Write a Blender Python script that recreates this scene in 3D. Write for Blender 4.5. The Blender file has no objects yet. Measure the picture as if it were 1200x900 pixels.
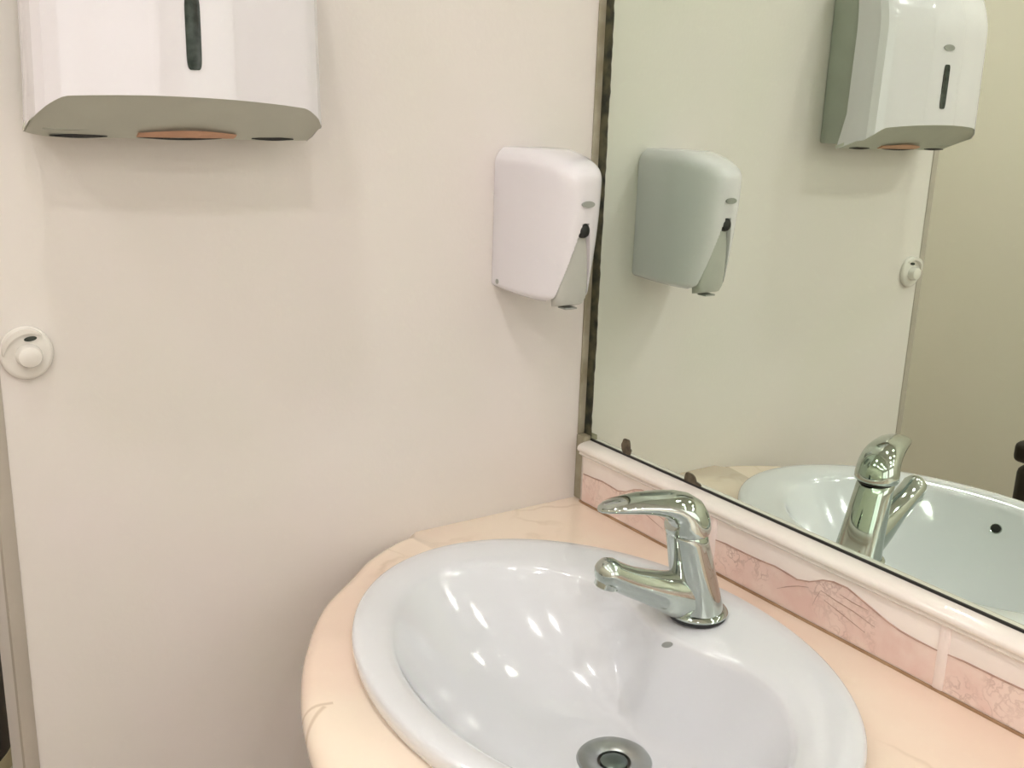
import bpy, bmesh, math, random
from mathutils import Vector, Matrix, noise
random.seed(4)
PI = math.pi
S = bpy.context.scene
COL = S.collection

# ------------------------------------------------------------------ camera
cd = bpy.data.cameras.new('camera'); cam = bpy.data.objects.new('camera', cd); COL.objects.link(cam)
RT = Vector((0.55455172, 0.83155367, 0.03147841))
DN = Vector((0.2302911, -0.11700776, -0.96606169))
FW = Vector((-0.79964893, 0.54298037, -0.25638626))
m = Matrix((RT, -DN, -FW)).transposed().to_4x4()
m.translation = Vector((0.96919069, -0.7748994, 1.33455228))
cam.matrix_world = m
cd.sensor_width = 36; cd.lens = 36 * 1181 / 1200; cd.clip_start = 0.02
S.camera = cam
# ------------------------------------------------------------------ light / exposure
w = bpy.data.worlds.new('world'); S.world = w; w.use_nodes = True
w.node_tree.nodes['Background'].inputs[0].default_value = (1, .97, .93, 1)
w.node_tree.nodes['Background'].inputs[1].default_value = 0.3
S.view_settings.view_transform = 'Standard'; S.view_settings.look = 'None'
S.view_settings.gamma = 1; S.view_settings.use_curve_mapping = False
S.view_settings.exposure = 0.2
S.cycles.sample_clamp_indirect = 0
LAMP_STRENGTH = 325.0
FILL_STRENGTH = 1.5  # glow of the added fill window
LAMPS = [(.45, -.75), (1.25, -.75), (2.05, -.75), (2.85, -.75), (.45, -1.55), (1.25, -1.55), (2.05, -1.55), (2.85, -1.55), (-1.1, -1.0), (-.5, -1.0), (-.5, -1.35)]  # lamps with negative x are added to brighten the far wall

# ------------------------------------------------------------------ materials
def mat(name, col, rough=.5, metal=0, spec=.5, coat=0, var=0, vscale=6, bump=0, bscale=80, col2=None, emit=0):
    mt = bpy.data.materials.new(name); mt.use_nodes = True
    nt = mt.node_tree; b = nt.nodes['Principled BSDF']
    b.inputs['Base Color'].default_value = (*col, 1); b.inputs['Roughness'].default_value = rough
    b.inputs['Metallic'].default_value = metal; b.inputs['Specular IOR Level'].default_value = spec
    b.inputs['Coat Weight'].default_value = coat; b.inputs['Coat Roughness'].default_value = .05
    tc = nt.nodes.new('ShaderNodeTexCoord')
    n = nt.nodes.new('ShaderNodeTexNoise'); n.inputs['Scale'].default_value = vscale; n.inputs['Detail'].default_value = 4
    nt.links.new(tc.outputs['Object'], n.inputs['Vector'])
    r = nt.nodes.new('ShaderNodeValToRGB')
    c2 = col2 if col2 else tuple(c * (1 - var) for c in col)
    r.color_ramp.elements[0].color = (*c2, 1); r.color_ramp.elements[0].position = .35
    r.color_ramp.elements[1].color = (*col, 1); r.color_ramp.elements[1].position = .65
    nt.links.new(n.outputs['Fac'], r.inputs['Fac']); nt.links.new(r.outputs['Color'], b.inputs['Base Color'])
    if bump:
        n2 = nt.nodes.new('ShaderNodeTexNoise'); n2.inputs['Scale'].default_value = bscale
        nt.links.new(tc.outputs['Object'], n2.inputs['Vector'])
        bp = nt.nodes.new('ShaderNodeBump'); bp.inputs['Strength'].default_value = bump; bp.inputs['Distance'].default_value = .002
        nt.links.new(n2.outputs['Fac'], bp.inputs['Height']); nt.links.new(bp.outputs['Normal'], b.inputs['Normal'])
    if emit:
        b.inputs['Emission Color'].default_value = (1, .975, .95, 1); b.inputs['Emission Strength'].default_value = emit
    return mt

M = {}
M['wall'] = mat('wall_paint', (.77, .71, .685), .42, spec=.35, col2=(.755, .712, .665), vscale=5, bump=.06, bscale=200)
M['far_wall'] = mat('far_wall_paint', (.80, .74, .64), .5, spec=.3, col2=(.79, .74, .63), vscale=3)
M['ceiling'] = mat('ceiling_paint', (.8, .79, .76), .8, spec=.2, var=.03)
M['floor'] = mat('floor_tile', (.42, .34, .27), .35, var=.15, vscale=9)
M['joint'] = mat('corner_joint', (.40, .37, .28), .6, col2=(.28, .25, .17), vscale=30)  # joint by the tiles; beside the mirror it paints the corner shade
M['edge_trim'] = mat('edge_trim', (.48, .43, .37), .5, var=.08, vscale=12)
M['mirror'] = mat('mirror_silver', (.80, .885, .80), .0, metal=1, var=0)
M['mirror_edge'] = mat('mirror_edge', (.010, .014, .009), .6, col2=(.09, .085, .045), vscale=60)
M['stain'] = mat('mirror_stain', (.05, .035, .02), .5, col2=(.13, .10, .06), vscale=120)
M['ceramic'] = mat('basin_ceramic', (.73, .74, .78), .12, spec=.55, coat=.6, var=.015, vscale=3)
M['chrome'] = mat('chrome', (.50, .55, .51), .06, metal=1, var=.0)
M['drain'] = mat('drain_chrome', (.50, .53, .52), .3, metal=1, var=.2, vscale=40)
M['plug'] = mat('plug_metal', (.16, .20, .18), .3, metal=.9, var=.3, vscale=50)
M['black'] = mat('black_rubber', (.004, .004, .004), .4, var=.2)
M['plastic'] = mat('white_plastic', (.76, .73, .77), .13, spec=.5, coat=.3, var=.02, vscale=8)
M['ivory'] = mat('ivory_plastic', (.80, .76, .71), .25, coat=.2, var=.03, vscale=20)
M['plastic_grey'] = mat('grey_plastic', (.42, .44, .38), .4, var=.08, vscale=20)  # grey holds the shade on the recessed dispenser back
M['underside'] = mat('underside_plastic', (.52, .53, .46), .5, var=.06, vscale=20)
M['lever'] = mat('lever_plastic', (.52, .52, .48), .35, var=.08, vscale=30)
M['paper'] = mat('paper_towel', (.62, .36, .24), .9, var=.1, vscale=40, bump=.4)
M['window'] = mat('level_window', (.015, .022, .018), .25, spec=.4, coat=.0, col2=(.05, .065, .055), vscale=90)
M['mark'] = mat('emblem_grey', (.36, .37, .35), .3, metal=.3, var=.1)
M['cap'] = mat('cap_rail_glaze', (.86, .82, .77), .18, coat=.4, col2=(.86, .78, .74), vscale=10)
M['tile'] = mat('tile_glaze', (.86, .76, .72), .2, coat=.4, col2=(.88, .80, .75), vscale=14)
M['grout'] = mat('grout_pink', (.86, .74, .70), .5, var=.05, vscale=30)
M['line'] = mat('motif_line', (.36, .22, .18), .4, col2=(.52, .34, .28), vscale=60)
M['brown_joint'] = mat('brown_joint', (.30, .17, .09), .7, col2=(.42, .27, .16), vscale=40)
M['beige'] = mat('beige_plastic', (.50, .47, .30), .4, var=.1)
M['door_dark'] = mat('dark_plastic', (.02, .013, .008), .4, var=.3)
M['lens'] = mat('lamp_lens', (1, 1, 1), .5, emit=LAMP_STRENGTH)
M['pane'] = mat('frosted_pane', (.8, .8, .8), .5, emit=FILL_STRENGTH)  # glowing sheet of the added window, soft fill only

def veined(name, base, base2, vein, vscale, rough, wmin, wmax, arcs=()):
    mt = bpy.data.materials.new(name); mt.use_nodes = True; nt = mt.node_tree; N = nt.nodes.new; L = nt.links.new
    b = nt.nodes['Principled BSDF']; b.inputs['Roughness'].default_value = rough
    b.inputs['Coat Weight'].default_value = .3; b.inputs['Coat Roughness'].default_value = .08
    tc = N('ShaderNodeTexCoord')
    n = N('ShaderNodeTexNoise'); n.inputs['Scale'].default_value = vscale * .8; n.inputs['Detail'].default_value = 5
    L(tc.outputs['Object'], n.inputs['Vector'])
    r = N('ShaderNodeValToRGB'); r.color_ramp.elements[0].position = .38; r.color_ramp.elements[1].position = .62
    r.color_ramp.elements[0].color = (*base2, 1); r.color_ramp.elements[1].color = (*base, 1)
    L(n.outputs['Fac'], r.inputs['Fac'])
    add = N('ShaderNodeMix'); add.data_type = 'VECTOR'; add.inputs['Factor'].default_value = .18
    L(tc.outputs['Object'], add.inputs[4]); L(n.outputs['Color'], add.inputs[5])
    v = N('ShaderNodeTexVoronoi'); v.feature = 'DISTANCE_TO_EDGE'; v.inputs['Scale'].default_value = vscale
    L(add.outputs[1], v.inputs['Vector'])
    mr = N('ShaderNodeMapRange'); mr.inputs['From Min'].default_value = wmin; mr.inputs['From Max'].default_value = wmax
    mr.inputs['To Min'].default_value = .75; mr.inputs['To Max'].default_value = 0
    L(v.outputs['Distance'], mr.inputs['Value'])
    n3 = N('ShaderNodeTexNoise'); n3.inputs['Scale'].default_value = vscale * .6
    L(tc.outputs['Object'], n3.inputs['Vector'])
    mr3 = N('ShaderNodeMapRange'); mr3.inputs['From Min'].default_value = .53; mr3.inputs['From Max'].default_value = .72
    L(n3.outputs['Fac'], mr3.inputs['Value'])
    mul = N('ShaderNodeMath'); mul.operation = 'MULTIPLY'; L(mr.outputs[0], mul.inputs[0]); L(mr3.outputs[0], mul.inputs[1])
    fac = mul.outputs[0]
    for (p, q) in arcs:                     # single cracks: straight segments in the slab's plane, slightly wobbled
        sep = N('ShaderNodeMix'); sep.data_type = 'VECTOR'; sep.inputs['Factor'].default_value = .018
        L(tc.outputs['Object'], sep.inputs[4]); L(n.outputs['Color'], sep.inputs[5])
        px, py = p; dx, dy = q[0] - px, q[1] - py; ln = math.hypot(dx, dy); dx /= ln; dy /= ln
        s = N('ShaderNodeVectorMath'); s.operation = 'SUBTRACT'; L(sep.outputs[1], s.inputs[0]); s.inputs[1].default_value = (px, py, 0)
        d1 = N('ShaderNodeVectorMath'); d1.operation = 'DOT_PRODUCT'; L(s.outputs[0], d1.inputs[0]); d1.inputs[1].default_value = (-dy, dx, 0)
        ab = N('ShaderNodeMath'); ab.operation = 'ABSOLUTE'; L(d1.outputs['Value'], ab.inputs[0])
        m1 = N('ShaderNodeMapRange'); m1.inputs['From Min'].default_value = .0008; m1.inputs['From Max'].default_value = .003
        m1.inputs['To Min'].default_value = .55; m1.inputs['To Max'].default_value = 0; L(ab.outputs[0], m1.inputs['Value'])
        d2 = N('ShaderNodeVectorMath'); d2.operation = 'DOT_PRODUCT'; L(s.outputs[0], d2.inputs[0]); d2.inputs[1].default_value = (dx, dy, 0)
        g = N('ShaderNodeMath'); g.operation = 'COMPARE'; L(d2.outputs['Value'], g.inputs[0]); g.inputs[1].default_value = ln / 2; g.inputs[2].default_value = ln / 2
        mm = N('ShaderNodeMath'); mm.operation = 'MULTIPLY'; L(m1.outputs[0], mm.inputs[0]); L(g.outputs[0], mm.inputs[1])
        mx = N('ShaderNodeMath'); mx.operation = 'MAXIMUM'; L(fac, mx.inputs[0]); L(mm.outputs[0], mx.inputs[1]); fac = mx.outputs[0]
    mix = N('ShaderNodeMix'); mix.data_type = 'RGBA'; mix.inputs[7].default_value = (*vein, 1)
    L(r.outputs['Color'], mix.inputs[6]); L(fac, mix.inputs[0]); L(mix.outputs[2], b.inputs['Base Color'])
    return mt
ARCS = [((.278, -.512), (.277, -.485)), ((.277, -.485), (.285, -.458)), ((.286, -.466), (.303, -.489)), ((.303, -.489), (.332, -.514))]
M['marble'] = veined('peach_marble', (.86, .73, .60), (.84, .66, .54), (.55, .40, .28), 7, .16, .004, .03,
                     arcs=ARCS)
M['motif'] = veined('pink_marble_print', (.82, .66, .60), (.76, .55, .50), (.50, .34, .30), 34, .22, .01, .10)

# ------------------------------------------------------------------ helpers
def obj(name, bm, mt, parent=None, smooth=True, ang=40):
    me = bpy.data.meshes.new(name); bmesh.ops.recalc_face_normals(bm, faces=bm.faces); bm.to_mesh(me); bm.free()
    me.materials.append(M[mt] if isinstance(mt, str) else mt)
    o = bpy.data.objects.new(name, me); COL.objects.link(o)
    if parent: o.parent = parent
    if smooth:
        for p in me.polygons: p.use_smooth = True
        me.set_sharp_from_angle(angle=math.radians(ang))
    return o
def thing(name, label, cat, loc=(0, 0, 0), group=None):
    o = bpy.data.objects.new(name, None); COL.objects.link(o); o.empty_display_size = .05
    o['label'] = label; o['category'] = cat
    if group: o['group'] = group
    o['_loc'] = 0; del o['_loc']
    return o
def tag(o, label, cat, group=None):
    o['label'] = label; o['category'] = cat
    if group: o['group'] = group
    return o
def struct(name, bm, mt, label=None, parent=None, **k):
    o = obj(name, bm, mt, parent, **k)
    if not parent: o['kind'] = 'structure'
    if label: o['label'] = label
    if label and not parent: o['category'] = name.split('_')[0]
    return o
def set_origin(root, loc):
    """move an Empty to the thing's base; children keep their world place"""
    loc = Vector(loc); root.location = loc
    for c in root.children: c.location = c.location - loc
def box(bm, a, b, bev=0, seg=2):
    v = [bm.verts.new((x, y, z)) for x in (a[0], b[0]) for y in (a[1], b[1]) for z in (a[2], b[2])]
    q = [(0, 1, 3, 2), (4, 6, 7, 5), (0, 4, 5, 1), (2, 3, 7, 6), (0, 2, 6, 4), (1, 5, 7, 3)]
    f = [bm.faces.new([v[i] for i in t]) for t in q]
    if bev:
        es = set(e for x in f for e in x.edges)
        bmesh.ops.bevel(bm, geom=list(es), offset=bev, segments=seg, affect='EDGES', profile=.5)
    return bm
def loft(rings, cap0=True, cap1=True, bm=None):
    bm = bm or bmesh.new(); R = [[bm.verts.new(p) for p in r] for r in rings]; n = len(rings[0])
    for a, b in zip(R, R[1:]):
        for i in range(n): bm.faces.new((a[i], a[(i + 1) % n], b[(i + 1) % n], b[i]))
    if cap0: bm.faces.new(R[0][::-1])
    if cap1: bm.faces.new(R[-1])
    return bm
def ring(c, ax, ay, rx, ry, n=32, p=2.0):
    c = Vector(c); ax = Vector(ax); ay = Vector(ay); out = []
    for i in range(n):
        t = 2 * PI * i / n; ct, st = math.cos(t), math.sin(t)
        out.append(c + ax * rx * math.copysign(abs(ct) ** (2 / p), ct) + ay * ry * math.copysign(abs(st) ** (2 / p), st))
    return out

# ------------------------------------------------------------------ the room
ED = -.667
struct('wall_left', box(bmesh.new(), (-.26, ED, 0), (0, .002, 2.5)), 'wall', 'cream painted side wall carrying the dispensers')
struct('wall_back', box(bmesh.new(), (-.26, .002, 0), (3.6, .12, 2.5)), 'wall', 'wall behind the mirror and the tile splashback')
struct('wall_right', box(bmesh.new(), (3.6, -2.0, 0), (3.7, .12, 2.5)), 'wall')
struct('wall_front', box(bmesh.new(), (-1.6, -2.1, 0), (3.7, -2.0, 2.5)), 'far_wall', 'beige far wall seen only in the mirror')
struct('wall_far_left', box(bmesh.new(), (-1.7, -2.1, 0), (-1.6, .12, 2.5)), 'far_wall')
struct('wall_alcove', box(bmesh.new(), (-1.6, .002, 0), (-.26, .12, 2.5)), 'far_wall')
struct('floor', box(bmesh.new(), (-1.7, -2.1, -.1), (3.7, .12, 0)), 'floor')
struct('ceiling', box(bmesh.new(), (-1.7, -2.1, 2.5), (3.7, .12, 2.6)), 'ceiling')
wf = struct('window_1', box(bmesh.new(), (3.575, -1.8, 1.0), (3.6, -.2, 1.05), .003), 'ceiling')  # added window out of view, glows as soft fill from the right
struct('frame', box(bmesh.new(), (3.575, -1.8, 2.25), (3.6, -.2, 2.3), .003), 'ceiling', parent=wf)
for y in (-1.8, -1.02, -.25): struct('mullion', box(bmesh.new(), (3.575, y, 1.05), (3.6, y + .05, 2.25), .003), 'ceiling', parent=wf)
for y in (-1.75, -.97): struct('pane', box(bmesh.new(), (3.588, y, 1.05), (3.598, y + .73 - (.01 if y > -1 else 0), 2.25)), 'pane', parent=wf)
struct('trim_1', box(bmesh.new(), (-.02, ED - .012, 0), (.0012, ED + .0008, 2.5), .0004), 'edge_trim', 'greyish edge strip down the free end of the side wall')
struct('trim_2', box(bmesh.new(), (0, -.014, .9462), (.0028, .0015, 2.5), .001), 'joint', 'olive grey sealant strip in the corner beside the mirror')  # grey strip stands in for the soft corner shade

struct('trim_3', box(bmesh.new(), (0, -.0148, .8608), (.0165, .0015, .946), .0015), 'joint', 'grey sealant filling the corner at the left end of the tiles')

# ------------------------------------------------------------------ mirror
t = thing('wall_mirror', 'large frameless wall mirror with darkened left edge above the tile splashback', 'mirror')
ZM = .9405
g = obj('glass', box(bmesh.new(), (.0125, -.004, ZM - .001), (2.2, .001, 2.2)), 'mirror', t, smooth=False)
bm = bmesh.new()                       # ragged dark edge where the silvering is gone
N = 160; z0, z1 = ZM, 2.2
L = []; Rr = []
for i in range(N + 1):
    z = z0 + (z1 - z0) * i / N
    k = .0016 * noise.noise(Vector((3, 2, z * 20))) + .0016 * noise.noise(Vector((9, 2, z * 160)))
    L.append((.0028, z)); Rr.append((.0165 + k, z))
for i in range(N):
    a = [L[i], Rr[i], Rr[i + 1], L[i + 1]]
    f = [bm.verts.new((x, -.0046, z)) for x, z in a]; b_ = [bm.verts.new((x, .001, z)) for x, z in a]
    bm.faces.new(f); bm.faces.new(b_[::-1])
    for j in range(4): bm.faces.new((f[j], b_[j], b_[(j + 1) % 4], f[(j + 1) % 4]))
o = obj('dark_edge', bm, 'mirror_edge', t, smooth=False); o['label'] = 'ragged dark left edge of the mirror'
o = obj('bottom_edge', box(bmesh.new(), (.0168, -.0052, ZM - .002), (2.2, .001, ZM + .0022), .0002), 'black', t, smooth=False)
def blob(cx, cz, rx, rz, tail=0, seed=0):
    bm = bmesh.new(); n = 28; fr = []; bk = []
    for i in range(n):
        a = 2 * PI * i / n; k = 1 + .28 * noise.noise(Vector((math.cos(a) * 1.6, math.sin(a) * 1.6, seed)))
        x = cx + rx * k * math.cos(a) + (tail if math.cos(a) > .3 and math.sin(a) < 0 else 0)
        z = max(cz + rz * k * math.sin(a), ZM + .0003)
        fr.append(bm.verts.new((x, -.0050, z))); bk.append(bm.verts.new((x, -.0036, z)))
    bm.faces.new(fr[::-1]); bm.faces.new(bk)
    for i in range(n): bm.faces.new((fr[i], fr[(i + 1) % n], bk[(i + 1) % n], bk[i]))
    bmesh.ops.remove_doubles(bm, verts=bm.verts, dist=1e-6)
    return bm
obj('stain', blob(.085, .9515, .0078, .0100, .003, 1), 'stain', t, smooth=False)
obj('stain', blob(.197, .9462, .0095, .0068, .009, 5), 'stain', t, smooth=False)
set_origin(t, (1.1, 0, ZM))

# ------------------------------------------------------------------ tile splashback
sb = thing('tile_splashback', 'low splashback of pink marbled tiles with a white cap rail between counter and mirror', 'splashback')
prof = [(.0015, .917), (-.006, .9155), (-.0085, .918), (-.0075, .9205), (-.0105, .9222), (-.0118, .9255), (-.0108, .9285), (-.0075, .9308), (-.002, .9322), (.004, .9328), (.0098, .9330), (.0015, .9295)]
obj('cap_rail', loft([[(x, y, z) for y, z in prof] for x in (.0036, 2.2)]), 'cap', sb)
W = .2845; X0 = .524 - 2 * W
wave = [(.0, .8905), (.02, .8915), (.05, .8915), (.07, .892), (.09, .8935), (.105, .8925), (.12, .891), (.135, .895), (.15, .903), (.163, .9068), (.18, .9072), (.195, .903), (.213, .8975), (.228, .893), (.242, .8905), (.26, .8895), (.285, .8895)]
leaf = [[(.096, .871), (.108, .878), (.122, .885), (.135, .889)], [(.15, .892), (.17, .889), (.19, .887), (.215, .882)],
        [(.155, .884), (.18, .878), (.205, .872)], [(.142, .872), (.145, .882), (.15, .892)], [(.205, .895), (.188, .8955), (.172, .8975)]]
def clampx(pts, lo):
    return [(max(x, lo), z) for x, z in pts]
def strip(pts, wd, y0, y1, lo):
    bm = bmesh.new(); rings = []
    pts = [p for p in pts if p[0] >= lo - .012]
    if len(pts) < 2: return None
    pts = clampx(pts, lo)
    for i, (x, z) in enumerate(pts):
        k = wd * (1 if 0 < i < len(pts) - 1 else .5)
        rings.append([(x, y1, z - k), (x, y0, z - k * .6), (x, y0, z + k * .6), (x, y1, z + k)])
    return loft(rings, bm=bm)
for k in range(8):
    a = X0 + W * k; b_ = a + W; lo = max(a + .0036, .0036); hi = min(b_ - .0036, 2.2)
    if hi - lo < .03: continue
    tl = obj('tile', box(bmesh.new(), (lo, -.0042, .8535), (hi, .0015, .918), .0012), 'tile', sb)
    rings = []
    for x, z in wave:
        X = min(max(a + x, lo + .0012), hi - .0012)
        if rings and X - rings[-1][0][0] < .0005: continue
        rings.append([(X, -.0041, .8550), (X, -.0047, .8552), (X, -.0047, z - .0003), (X, -.0041, z)])
    obj('marbled_band', loft(rings), 'motif', tl)
    s = strip([(min(a + x, hi - .0012), z) for x, z in wave], .0008, -.0052, -.0041, lo)
    if s: obj('band_line', s, 'line', tl)
    bm = bmesh.new()
    for lf in leaf:
        pts = [(a + x, z) for x, z in lf]
        if pts[0][0] < lo + .002: continue
        rr = []
        for i, (x, z) in enumerate(pts):
            q = .0007 * (1 if 0 < i < len(pts) - 1 else .3)
            rr.append([(x, -.0045, z - q), (x, -.0050, z - q * .6), (x, -.0050, z + q * .6), (x, -.0045, z + q)])
        loft(rr, bm=bm)
    if len(bm.verts): obj('leaf_line', bm, 'line', tl)
    if b_ < 2.1:
        obj('grout_joint', box(bmesh.new(), (b_ - .0055, -.0058, .8535), (b_ + .0055, .0015, .9175), .002), 'grout', sb)
obj('bottom_joint', box(bmesh.new(), (.0036, -.0055, .8502), (2.2, .0015, .8538), .0008), 'brown_joint', sb)
YT = .014; KS = 1 - YT / .7749                # bring the tiles forward of the mirror plane
for c in list(sb.children_recursive):
    for v in c.data.vertices:
        x, y, z = v.co
        v.co = ((.0175 + KS * x) if x > .0037 else .0168, (y - YT) if abs(y - .0015) > 1e-5 else .0015, .0241 + KS * z)
set_origin(sb, (1.1, 0, .861))

# ------------------------------------------------------------------ counter
CX, CY, OA, OB = .315, -.23, .275, .205
CX, CY, OA, OB = .347, -.262, .257, .194; HC = .86
ct = thing('vanity_counter', 'peach marble vanity counter with a rounded bowed front edge under the basin', 'counter')
outl = [(0, -.268), (.006, -.292), (.015, -.308), (.045, -.353), (.082, -.396), (.115, -.423), (.15, -.445), (.18, -.462), (.208, -.475), (.24, -.488), (.271, -.498), (.305, -.507), (.34, -.514), (.40, -.523), (.47, -.528), (.56, -.53), (.8, -.53), (1.3, -.53), (2.0, -.53), (3.595, -.53)]
outl = [(.0005, -.262), (.007, -.281), (.019, -.305), (.038, -.334)] + [(.02 + .9794 * x, -.016 + .9794 * y) for x, y in outl[3:-1]] + [(3.595, -.535)]
def smooth(pts, n=4):
    out = []
    for i in range(len(pts) - 1):
        p0, p1, p2, p3 = (Vector(pts[max(i - 1, 0)]), Vector(pts[i]), Vector(pts[i + 1]), Vector(pts[min(i + 2, len(pts) - 1)]))
        for q in range(n):
            t = q / n
            v = .5 * (2 * p1 + (p2 - p0) * t + (2 * p0 - 5 * p1 + 4 * p2 - p3) * t * t + (3 * p1 - p0 - 3 * p2 + p3) * t ** 3)
            out.append((v.x, v.y))
    return out + [pts[-1]]
outl = smooth(outl[:20]) + outl[20:]
bm = bmesh.new()
o1 = [bm.verts.new((x, y, HC)) for x, y in outl] + [bm.verts.new((3.595, .001, HC)), bm.verts.new((0.0005, .001, HC))]
h1 = [bm.verts.new((CX + OA * .93 * math.cos(2 * PI * i / 64), CY + OB * .93 * math.sin(2 * PI * i / 64), HC)) for i in range(64)]
es = [bm.edges.new((o1[i], o1[(i + 1) % len(o1)])) for i in range(len(o1))] + [bm.edges.new((h1[i], h1[(i + 1) % 64])) for i in range(64)]
front = set(o1[:len(outl)])
bmesh.ops.triangle_fill(bm, edges=es, use_beauty=True)
top = list(bm.faces)
ex = bmesh.ops.extrude_face_region(bm, geom=top)
nv = [v for v in ex['geom'] if isinstance(v, bmesh.types.BMVert)]
for v in nv: v.co.z -= .034
def isfront(v): return any((abs(v.co.x - x) < 1e-5 and abs(v.co.y - y) < 1e-5) for x, y in outl)
fe = [e for e in bm.edges if isfront(e.verts[0]) and isfront(e.verts[1]) and abs(e.verts[0].co.z - e.verts[1].co.z) < 1e-6 and len(e.link_faces) == 2 and any(abs(f.normal.z) < .5 or True for f in e.link_faces)]
fe = [e for e in fe if abs((e.verts[0].co - e.verts[1].co).length) > 1e-6]
bm.normal_update()
fe = [e for e in fe if abs(abs(e.link_faces[0].normal.z) - abs(e.link_faces[1].normal.z)) > .5]
bmesh.ops.bevel(bm, geom=fe, offset=.0155, segments=6, affect='EDGES', profile=.5, clamp_overlap=True)
obj('slab', bm, 'marble', ct, ang=50)
# front apron set back under the slab
ap = [(x, y + .05) for x, y in outl[12:]]
rings = [[(x, y, .826), (x, y + .02, .826), (x, y + .02, .74), (x, y, .74)] for x, y in ap]
obj('apron', loft(rings), 'marble', ct, ang=50)
set_origin(ct, (1.3, -.26, .826))

# ------------------------------------------------------------------ basin
def Oc(a, k=1): return Vector((CX + OA * k * math.cos(a), CY + OB * k * math.sin(a), 0))
def Ic(a):
    x = .351 + .208 * math.cos(a); y = -.275 + .146 * math.sin(a)
    if math.sin(a) > 0: y -= .036 * math.exp(-((x - .345) / .085) ** 2) * math.sin(a)
    return Vector((x, y, 0))
DC = Vector((.362, -.236, .768)); DR = .0335
LIP = .8715; DEP = LIP - DC.z
def dip(a):
    return .0065 * max(0, math.sin(a)) ** 2 * math.exp(-((Ic(a).x - .345) / .12) ** 2)
def bowl(a, s):
    p = Ic(a).lerp(Vector((DC.x + DR * math.cos(a), DC.y + DR * math.sin(a), 0)), s)
    return Vector((p.x, p.y, LIP - dip(a) * (1 - s) - DEP * (1 - (1 - s) ** 2.3)))
n = 128; A = [2 * PI * i / n for i in range(n)]
rings = []
def addr(f): rings.append([f(a) for a in A])
def mixr(k, z): addr(lambda a: Vector(((Oc(a).lerp(Ic(a), k)).x, (Oc(a).lerp(Ic(a), k)).y, z - dip(a) * min(1, k * 1.8))))
for r_, z in ((.975, .8603), (.983, .8625), (.993, .867), (.9985, .8715), (1.0, .8752), (.998, .8785), (.992, .8808), (.982, .8820)): addr(lambda a: Vector((*Oc(a, r_).xy, z)))
for k, z in ((.25, .8826), (.4, .8822), (.55, .8812), (.7, .8798), (.82, .8780), (.9, .8760), (.96, .874)): mixr(k, z)
for i in range(0, 25): s = (i / 24) ** 1.15; addr(lambda a: bowl(a, s))
addr(lambda a: Vector((DC.x + .024 * math.cos(a), DC.y + .024 * math.sin(a), DC.z - .004)))
addr(lambda a: Vector((DC.x + .024 * math.cos(a), DC.y + .024 * math.sin(a), DC.z - .03)))
addr(lambda a: Vector((DC.x + .034 * math.cos(a), DC.y + .034 * math.sin(a), DC.z - .03)))
for s in (.97, .85, .7, .5, .32, .18, .08):
    addr(lambda a: (lambda p: Vector((p.x, p.y, min(p.z, .856))))(bowl(a, s) + Vector((.012 * math.cos(a) * (1 - s * .3), .012 * math.sin(a) * (1 - s * .3), -.012))))
addr(lambda a: Vector((*Oc(a, .9).xy, .8575)))
addr(lambda a: Vector((*Oc(a, .92).xy, .8603)))
bm = loft(rings, cap0=False, cap1=False)
# close the ring back to the first
bm.verts.ensure_lookup_table(); k0 = 0; k1 = (len(rings) - 1) * n
for i in range(n):
    bm.faces.new((bm.verts[k1 + i], bm.verts[k1 + (i + 1) % n], bm.verts[k0 + (i + 1) % n], bm.verts[k0 + i]))
ba = thing('wash_basin', 'oval white ceramic drop-in washbasin set into the peach counter', 'sink')
obj('bowl', bm, 'ceramic', ba, ang=60)
zz = DC.z
pr = [(.0145, -.012), (.0155, -.001), (.018, .0012), (.030, .0026), (.0332, .0020), (.0348, 0), (.0348, -.002)]
dr = obj('drain', loft([ring((DC.x, DC.y, zz + z), (1, 0, 0), (0, 1, 0), r, r, 48) for r, z in pr], False, False), 'drain', ba)
pl = [(.0005, .0015), (.006, .0015), (.010, .0008), (.0125, -.001), (.0128, -.006), (.004, -.007), (.004, -.028)]
obj('plug', loft([ring((DC.x, DC.y, zz + z), (1, 0, 0), (0, 1, 0), r, r, 40) for r, z in pl]), 'plug', dr)
# overflow: chrome collar and dark hole on the front wall of the bowl
a0 = -PI / 2 - .09; s0 = .085
P = bowl(a0, s0); tu = (bowl(a0 + .02, s0) - bowl(a0 - .02, s0)).normalized(); tv = (bowl(a0, s0 + .03) - bowl(a0, s0 - .03)).normalized()
nn = tu.cross(tv).normalized()
if nn.y < 0: nn = -nn
ov = obj('overflow', loft([ring(P + nn * h, tu, tv, r, r * .9, 32) for r, h in ((.0064, -.002), (.0065, .0010), (.0070, .0013), (.0076, .0004), (.0076, -.002))], False, False), 'chrome', ba)
obj('hole', loft([ring(P + nn * h, tu, tv, r, r * .9, 32) for r, h in ((.0064, -.003), (.0064, .0008))]), 'black', ov)
# small grey mark between tap and bowl
am = PI / 2 + .02
P = bowl(am, .03); tv = Vector((1, -.5, 0)).normalized()
tu = (bowl(am, .06) - bowl(am, .0)).normalized(); tx = (bowl(am + .02, .03) - bowl(am - .02, .03)).normalized(); nn = tx.cross(tu).normalized()
if nn.z < 0: nn = -nn
obj('maker_mark', loft([ring(P + nn * h, (tx * .85 + tu * .5).normalized(), (tu * .85 - tx * .5).normalized(), r, r * .38, 20) for r, h in ((.0075, -.001), (.0072, .0006))]), 'mark', ba)
set_origin(ba, (CX, CY, HC))

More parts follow.
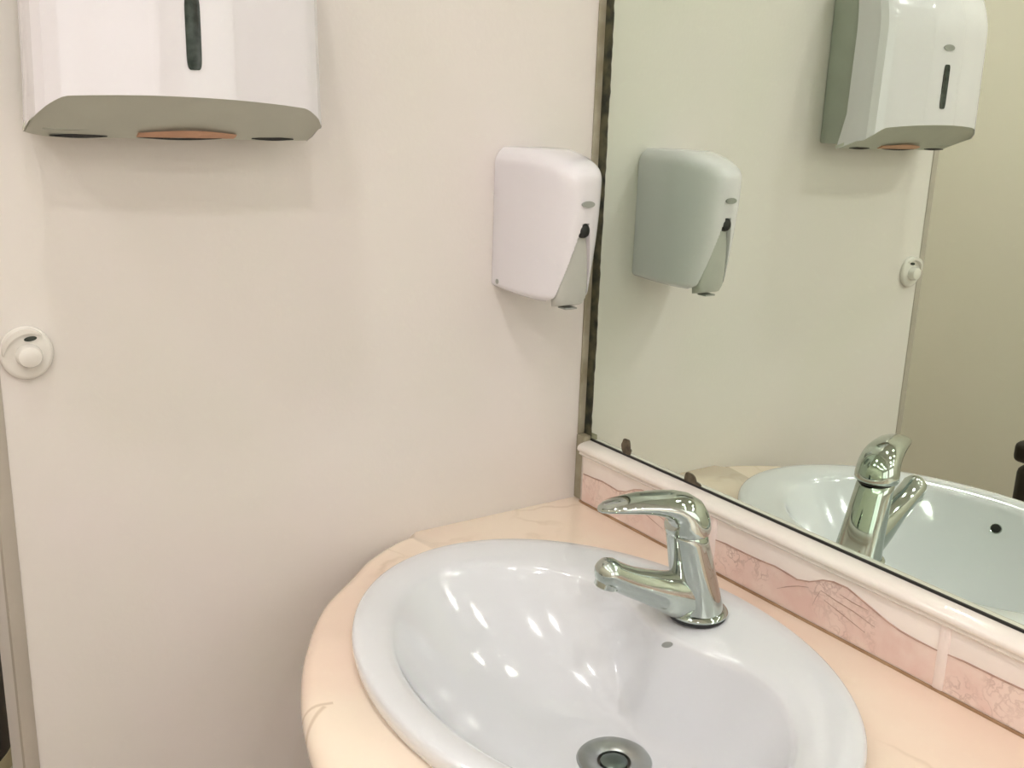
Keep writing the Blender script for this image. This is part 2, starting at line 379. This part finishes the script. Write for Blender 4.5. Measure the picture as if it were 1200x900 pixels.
# ------------------------------------------------------------------ tap
BX, BY, BZ = .340, -.1235, .8738
tp = thing('basin_tap', 'chrome single-lever mixer tap on the back rim of the washbasin', 'tap')
X = (1, 0, 0); Y = (0, 1, 0); Z = (0, 0, 1)
def local(o, phi, base=(BX, BY, BZ)):
    c, s_ = math.cos(phi), math.sin(phi)
    for v in o.data.vertices:
        x, y, z = v.co; v.co = (base[0] + c * x - s_ * y, base[1] + s_ * x + c * y, base[2] + z)
    return o
def along(pts, n=40):
    rr = []
    for i, (d_, z, rx, rt) in enumerate(pts):
        a = pts[max(i - 1, 0)]; b = pts[min(i + 1, len(pts) - 1)]
        d = Vector((0, a[0] - b[0], b[1] - a[1])).normalized(); up = d.cross(Vector(X)).normalized()
        rr.append(ring((0, -d_, z), X, up, rx, rt, n))
    return rr
PH = math.radians(-6.0)
def rev(name, prof, mt, d=0):
    return local(obj(name, loft([ring((0, -d, z), X, Y, r, r, 48) for r, z in prof]), mt, tp), PH)
rev('seal_ring', ((.0275, .001), (.0285, .0025), (.0285, .0045), (.026, .0055)), 'black')
rev('base_ring', ((.0243, .004), (.0292, .0055), (.0297, .0075), (.028, .0096), (.0252, .0103)), 'chrome')
TOPZ = .090; TOPD = .020
col = []
for i in range(13):
    u = i / 12
    r = .0258 - .0060 * u ** .8
    col.append(ring((0, -TOPD * u ** 1.1, .009 + (TOPZ - .009) * u), X, (0, 1, -.12), r, r * 1.02, 48))
col.append(ring((0, -TOPD - .0005, TOPZ + .003), X, (0, 1, -.2), .0175, .0175, 48))
local(obj('body', loft(col), 'chrome', tp), PH)
sp = [(.005, .018, .019, .021), (.022, .0265, .0195, .0225), (.037, .033, .0185, .0205), (.050, .0385, .0168, .0176), (.065, .045, .0152, .0156), (.082, .0525, .0143, .014), (.094, .0590, .0141, .0134), (.103, .0638, .0142, .0137), (.107, .0672, .0140, .0134), (.1115, .0698, .0118, .0112), (.115, .0714, .0076, .0070), (.1165, .072, .002, .002)]
local(obj('spout', loft(along(sp)), 'chrome', tp), PH)
ae = [(.104, .070, .0108), (.1055, .059, .0112), (.1068, .0525, .0112), (.107, .0512, .0098), (.1066, .053, .0085)]
local(obj('aerator', loft([ring((0, -d, z), X, (0, 1, -.25), r, r, 36) for d, z, r in ae]), 'chrome', tp), PH)
rev('neck_ring', ((.0192, TOPZ - .0005), (.0192, TOPZ + .003)), 'black', TOPD)
LC = (BX + TOPD * math.sin(PH), BY - TOPD * math.cos(PH), BZ + TOPZ)
hd = [(-.001, .0015, .0185, .0190), (-.001, .0025, .0224, .0218), (-.0008, .005, .0234, .0229), (0, .0105, .0235, .0231), (.0015, .0168, .0231, .0227), (.0042, .0235, .0223, .0213),
      (.009, .0292, .0215, .0180), (.0165, .0338, .0208, .0146), (.026, .0366, .0198, .0122), (.037, .0380, .0188, .0104), (.049, .0386, .0176, .0088), (.061, .0380, .0162, .0073), (.072, .0372, .0142, .0058), (.081, .0358, .0112, .0043), (.0865, .0344, .0072, .0028), (.0890, .0336, .0020, .0012)]
hd = [(d, z * .84, rx, rt * (1 if i > 9 else .93)) for i, (d, z, rx, rt) in enumerate(hd)]
local(obj('lever', loft(along(hd)), 'chrome', tp, ang=60), math.radians(-20), LC)
set_origin(tp, (BX, BY, BZ))

# ------------------------------------------------------------------ soap dispenser
SY = -.1095
so = thing('soap_dispenser', 'small white wall soap dispenser with a grey push lever right beside the mirror', 'soap dispenser')
nz, nu = 96, 200
def cut(y, z):           # 1 inside the inverted V opening of the cover, 0 outside
    top = 1.226; bot = 1.137
    if z > top: return 0
    k = (top - z) / (top - bot); hw = .003 + .0205 * min(k, 1.2) ** .85
    return max(0, min(1, (hw - abs(y - SY)) / .0022))
def soap_depth(z):
    u = (z - 1.139) / (1.302 - 1.139)
    d = .104 + .018 * math.sin(min(u, .85) / .85 * PI / 2)
    if u > .80: k = (u - .80) / .20; d -= .055 * k ** 2.6
    if u < .06: d -= .010 * ((.06 - u) / .06) ** 2
    return d
rings = []
for j in range(nz + 1):
    u = j / nz; u = .5 - .5 * math.cos(u * PI) if False else u
    z = 1.139 + (1.302 - 1.139) * u
    D = soap_depth(z); hw = .0405
    if u > .95: hw -= 0
    if u > .88: hw -= .012 * ((u - .88) / .12) ** 2.4
    if u < .04: hw -= .004 * ((.04 - u) / .04) ** 2
    r = []
    for i in range(nu):                        # open path from the wall, round the front, back to the wall
        s = i / (nu - 1) * 2 - 1; a = s * PI / 2
        # superellipse front half
        sy = math.copysign(abs(math.sin(a)) ** (2 / 3.4), math.sin(a)); cx = abs(math.cos(a)) ** (2 / 3.4)
        y = SY + hw * sy; x = .0005 + (D - .0005) * cx * (1 - .09 * (sy * sy))
        if abs(s) < .999: 
            c = cut(y, z)
            if x > .06: x -= .026 * c
        # lower left/right edge rises a little towards the wall
        zz_ = z + (.006 * (1 - u) ** 6) * (1 - x / D) * 1.0
        r.append(Vector((x, y, zz_)))
    rings.append(r)
obj('cover', loft(rings), 'plastic', so, ang=42)
# push lever
rr = []
for z, hw, x in ((1.220, .004, .1125), (1.213, .0075, .1125), (1.196, .0125, .111), (1.175, .0170, .108), (1.155, .0205, .1045), (1.142, .0205, .1025), (1.1355, .0175, .1005), (1.134, .0150, .098)):
    rr.append(ring((x - .009, SY, z), (0, 1, 0), (1, 0, .2), hw, .010, 28, 3.2))
obj('push_lever', loft(rr), 'lever', so)['label'] = 'grey push lever'
rr = [ring((x, SY, 1.2195), (0, 1, 0), (0, 0, 1), r, r * 1.15, 24) for x, r in ((.104, .0072), (.1155, .0072), (.1185, .006), (.1198, .003))]
obj('sight_window', loft(rr), 'black', so)['label'] = 'small black opening above the lever'
obj('emblem', loft([ring((x, SY, 1.2475), (0, 1, 0), (0, 0, 1), r, r * .42, 28) for x, r in ((.117, .0085), (.1226, .0082))]), 'mark', so)
obj('key_slot', loft([ring((.012, -.1485, 1.152), (1, 0, 0), (0, 0, 1), .003, .003, 16), ring((.012, -.1504, 1.152), (1, 0, 0), (0, 0, 1), .003, .003, 16)]), 'mark', so)
obj('lever_lip', box(bmesh.new(), (.086, SY - .008, 1.1315), (.1005, SY + .008, 1.1335), .0006), 'mark', so)
set_origin(so, (0, SY, 1.139))

# ------------------------------------------------------------------ paper towel dispenser
PY = -.512
pd = thing('paper_towel_dispenser', 'large white wall paper towel dispenser with a narrow dark level window', 'towel dispenser')
obj('back_box', box(bmesh.new(), (.0002, PY - .112, 1.312), (.056, PY + .114, 1.545), .003), 'plastic_grey', pd)  # shade of the recessed side is put into its grey
half = [(.122, .048), (.1225, .060), (.1215, .072), (.119, .082), (.113, .090), (.104, .0945), (.095, .0965), (.07, .1005), (.045, .104), (.036, .1055), (.033, .1062), (.0, .107)]
path = [(-y, x) for y, x in half] + [(y, x) for y, x in half[::-1][1:]]
# finer path
fine = []
for (a, b) in zip(path, path[1:]):
    for q in range(3): fine.append((a[0] + (b[0] - a[0]) * q / 3, a[1] + (b[1] - a[1]) * q / 3))
fine.append(path[-1])
def zlow(y): k = abs(y) / .122; return 1.3415 - .004 * k ** 2 - .013 * max(0, (k - .8) / .2) ** 1.5
rings = []
nzc = 48
for j in range(nzc + 1):
    u = j / nzc
    r = []
    for y, x in fine:
        xr = (x - .048) / (.107 - .048)
        zl = zlow(y) - .017 * (1 - xr) ** 1.5 + .002 * max(-1, min(1, -y / .11)) 
        z = zl + (1.555 - zl) * u
        d = x
        if z > 1.455: k = (z - 1.455) / .10; d = x - (x - .02) * .62 * k ** 2.2
        fl = max(0, (1.352 - z) / .045); d2 = d - (.010 * fl if xr < .5 and abs(y) > .11 else 0)
        yy = y * (1 + .012 * min(fl, 1) - .02 * max(0, (z - 1.50) / .055) ** 2 - .02 * max(0, min(1, (z - 1.352) / .1)))
        r.append(Vector((d2, PY + yy, z)))
    rings.append(r)
bm = bmesh.new(); R = [[bm.verts.new(p) for p in r] for r in rings]
for a, b in zip(R, R[1:]):
    for i in range(len(fine) - 1): bm.faces.new((a[i], a[i + 1], b[i + 1], b[i]))
bm.faces.new([v for v in R[-1]])
cv = obj('cover', bm, 'plastic', pd, ang=20)
# underside tray: from the front lower edge of the cover back and down to the outlet slot
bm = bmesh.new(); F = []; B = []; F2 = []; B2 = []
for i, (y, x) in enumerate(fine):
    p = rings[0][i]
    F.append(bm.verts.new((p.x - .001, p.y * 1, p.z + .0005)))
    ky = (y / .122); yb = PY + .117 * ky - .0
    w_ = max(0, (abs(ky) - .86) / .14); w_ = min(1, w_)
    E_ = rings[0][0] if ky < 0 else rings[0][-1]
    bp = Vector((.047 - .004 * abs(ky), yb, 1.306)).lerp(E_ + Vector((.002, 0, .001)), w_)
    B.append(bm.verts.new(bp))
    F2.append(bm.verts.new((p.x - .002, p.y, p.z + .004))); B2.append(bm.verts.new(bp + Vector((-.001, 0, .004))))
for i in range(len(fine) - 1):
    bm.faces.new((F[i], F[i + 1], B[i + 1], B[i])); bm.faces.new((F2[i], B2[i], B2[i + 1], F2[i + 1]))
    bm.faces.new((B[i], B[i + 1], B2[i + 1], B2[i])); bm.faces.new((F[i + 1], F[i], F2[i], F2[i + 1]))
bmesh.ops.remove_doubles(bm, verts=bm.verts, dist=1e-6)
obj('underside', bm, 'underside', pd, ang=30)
# dark outlet slots
def slot(y0, y1, hh=.0016):
    bm = bmesh.new(); rr = []
    for i in range(9):
        k = i / 8; y = y0 + (y1 - y0) * k; h = hh * (math.sin(k * PI) * .8 + .25)
        rr.append([(.036, y, 1.3075 - h), (.0485, y, 1.3075 - h), (.0488, y, 1.3075 + h), (.036, y, 1.3075 + h)])
    return loft(rr, bm=bm)
obj('outlet_slot', slot(PY - .105, PY - .06), 'black', pd); obj('outlet_slot', slot(PY - .035, PY + .038, .0022), 'black', pd); obj('outlet_slot', slot(PY + .066, PY + .106), 'black', pd)
rr = []
for i in range(15):
    k = i / 14; y = PY - .036 + .085 * k; h = .0010 + .0045 * math.sin(k * PI)
    rr.append([(.046, y, 1.3068), (.053 + h * 1.2, y, 1.3090 - .0004), (.056 + h * 1.9, y, 1.3105 + h * .6), (.046, y, 1.3115)])
obj('paper_towel', loft(rr), 'paper', pd)
rr = [ring((x, PY - .001, 1.392), (0, 1, 0), (0, 0, 1), a, b, 32, 6) for x, a, b in ((.100, .0062, .029), (.1078, .0062, .029), (.1074, .0052, .028))]
obj('level_window', loft(rr), 'window', pd)['label'] = 'narrow dark level window'
obj('emblem', loft([ring((x, PY, 1.4425), (0, 1, 0), (0, 0, 1), r, r * .36, 28) for x, r in ((.100, .012), (.1078, .0118))]), 'mark', pd)
set_origin(pd, (0, PY, 1.31))

# ------------------------------------------------------------------ round knob lock on the side wall
LY, LZ = -.6435, 1.117
lk = thing('door_lock', 'round white lock knob at the free edge of the side wall', 'lock')
rs = [(.0005, .0225), (.004, .0225), (.0062, .0212), (.0072, .0185), (.0074, .0), ]
obj('rosette', loft([ring((x, LY, LZ), Y, Z, max(r, .0005), max(r, .0005) * 1.08, 48) for x, r in rs]), 'ivory', lk)
bm = bmesh.new(); rr = []
for i in range(15):
    a = math.radians(50 + 130 * i / 14); r = .0195; k = .0026 * math.sin(PI * (i + .5) / 15) + .0008
    c = Vector((.007, LY + r * math.cos(a) * 1.0, LZ + r * 1.08 * math.sin(a))); d = Vector((0, math.cos(a), math.sin(a)))
    rr.append([c - d * k, c - d * k * .7 + Vector((k * 1.6, 0, 0)), c + d * k * .7 + Vector((k * 1.6, 0, 0)), c + d * k])
obj('raised_rim', loft(rr, bm=bm), 'ivory', lk)
kn = obj('knob', loft([ring((x, LY + .001, LZ - .0015), Y, Z, r, r * .95, 36) for x, r in ((.006, .0115), (.014, .0105), (.0165, .0095), (.0175, .007), (.0178, .001))]), 'ivory', lk)
obj('keyway', loft([ring((x, LY + .0035, LZ + .0135), (0, .97, .12), (0, -.12, .97), .0055, .0022, 24) for x in (.006, .0082)]), 'window', lk)
set_origin(lk, (0, LY, LZ))

# ------------------------------------------------------------------ things beyond the end of the side wall
bn = thing('waste_bin', 'black-lidded bin with olive body behind the end of the side wall', 'bin')
bx_, by_ = -.5, -.770; rb = .132
obj('body', loft([ring((bx_, by_, z), X, Y, r, r, 48) for r, z in ((rb * .86, 0), (rb, .41), (rb, .45))]), 'beige', bn)
obj('rim', loft([ring((bx_, by_, z), X, Y, r, r, 48) for r, z in ((rb, .405), (rb * 1.03, .407), (rb * 1.03, .420), (rb, .423))]), 'chrome', bn)
obj('lid', loft([ring((bx_, by_, z), X, Y, r, r, 48) for r, z in ((rb * .99, .45), (rb * .985, .60), (rb * .94, .64), (rb * .7, .675), (.01, .69))]), 'black', bn)['label'] = 'black lid'
set_origin(bn, (bx_, by_, 0))
tb = thing('pedal_bin', 'dark brown bin against the far wall at the mirror image right edge', 'bin')
obj('body', box(bmesh.new(), (-.185, -1.62, .02), (.10, -1.40, .61), .02, 3), 'door_dark', tb)
obj('lid', box(bmesh.new(), (-.192, -1.628, .615), (.107, -1.392, .665), .015, 3), 'door_dark', tb)
obj('foot', box(bmesh.new(), (-.18, -1.6, 0), (.08, -1.42, .022), .004), 'black', tb)
set_origin(tb, (-.05, -1.51, 0))

# ------------------------------------------------------------------ ceiling lamps (reflected in chrome and ceramic; some added for the far wall)
for i, (x, y) in enumerate(LAMPS):
    l = thing('ceiling_downlight', 'small round ceiling downlight reflected in the tap and basin', 'lamp', group='ceiling downlights')
    obj('trim_ring', loft([ring((x, y, z), X, Y, r, r, 32) for r, z in ((.05, 2.4995), (.05, 2.492), (.042, 2.488), (.034, 2.492), (.034, 2.4995))], False, False), 'chrome', l)
    obj('lens', loft([ring((x, y, z), X, Y, r, r, 32) for r, z in ((.032, 2.4995), (.032, 2.490), (.02, 2.4885))]), 'lens', l)
    set_origin(l, (x, y, 2.4995))
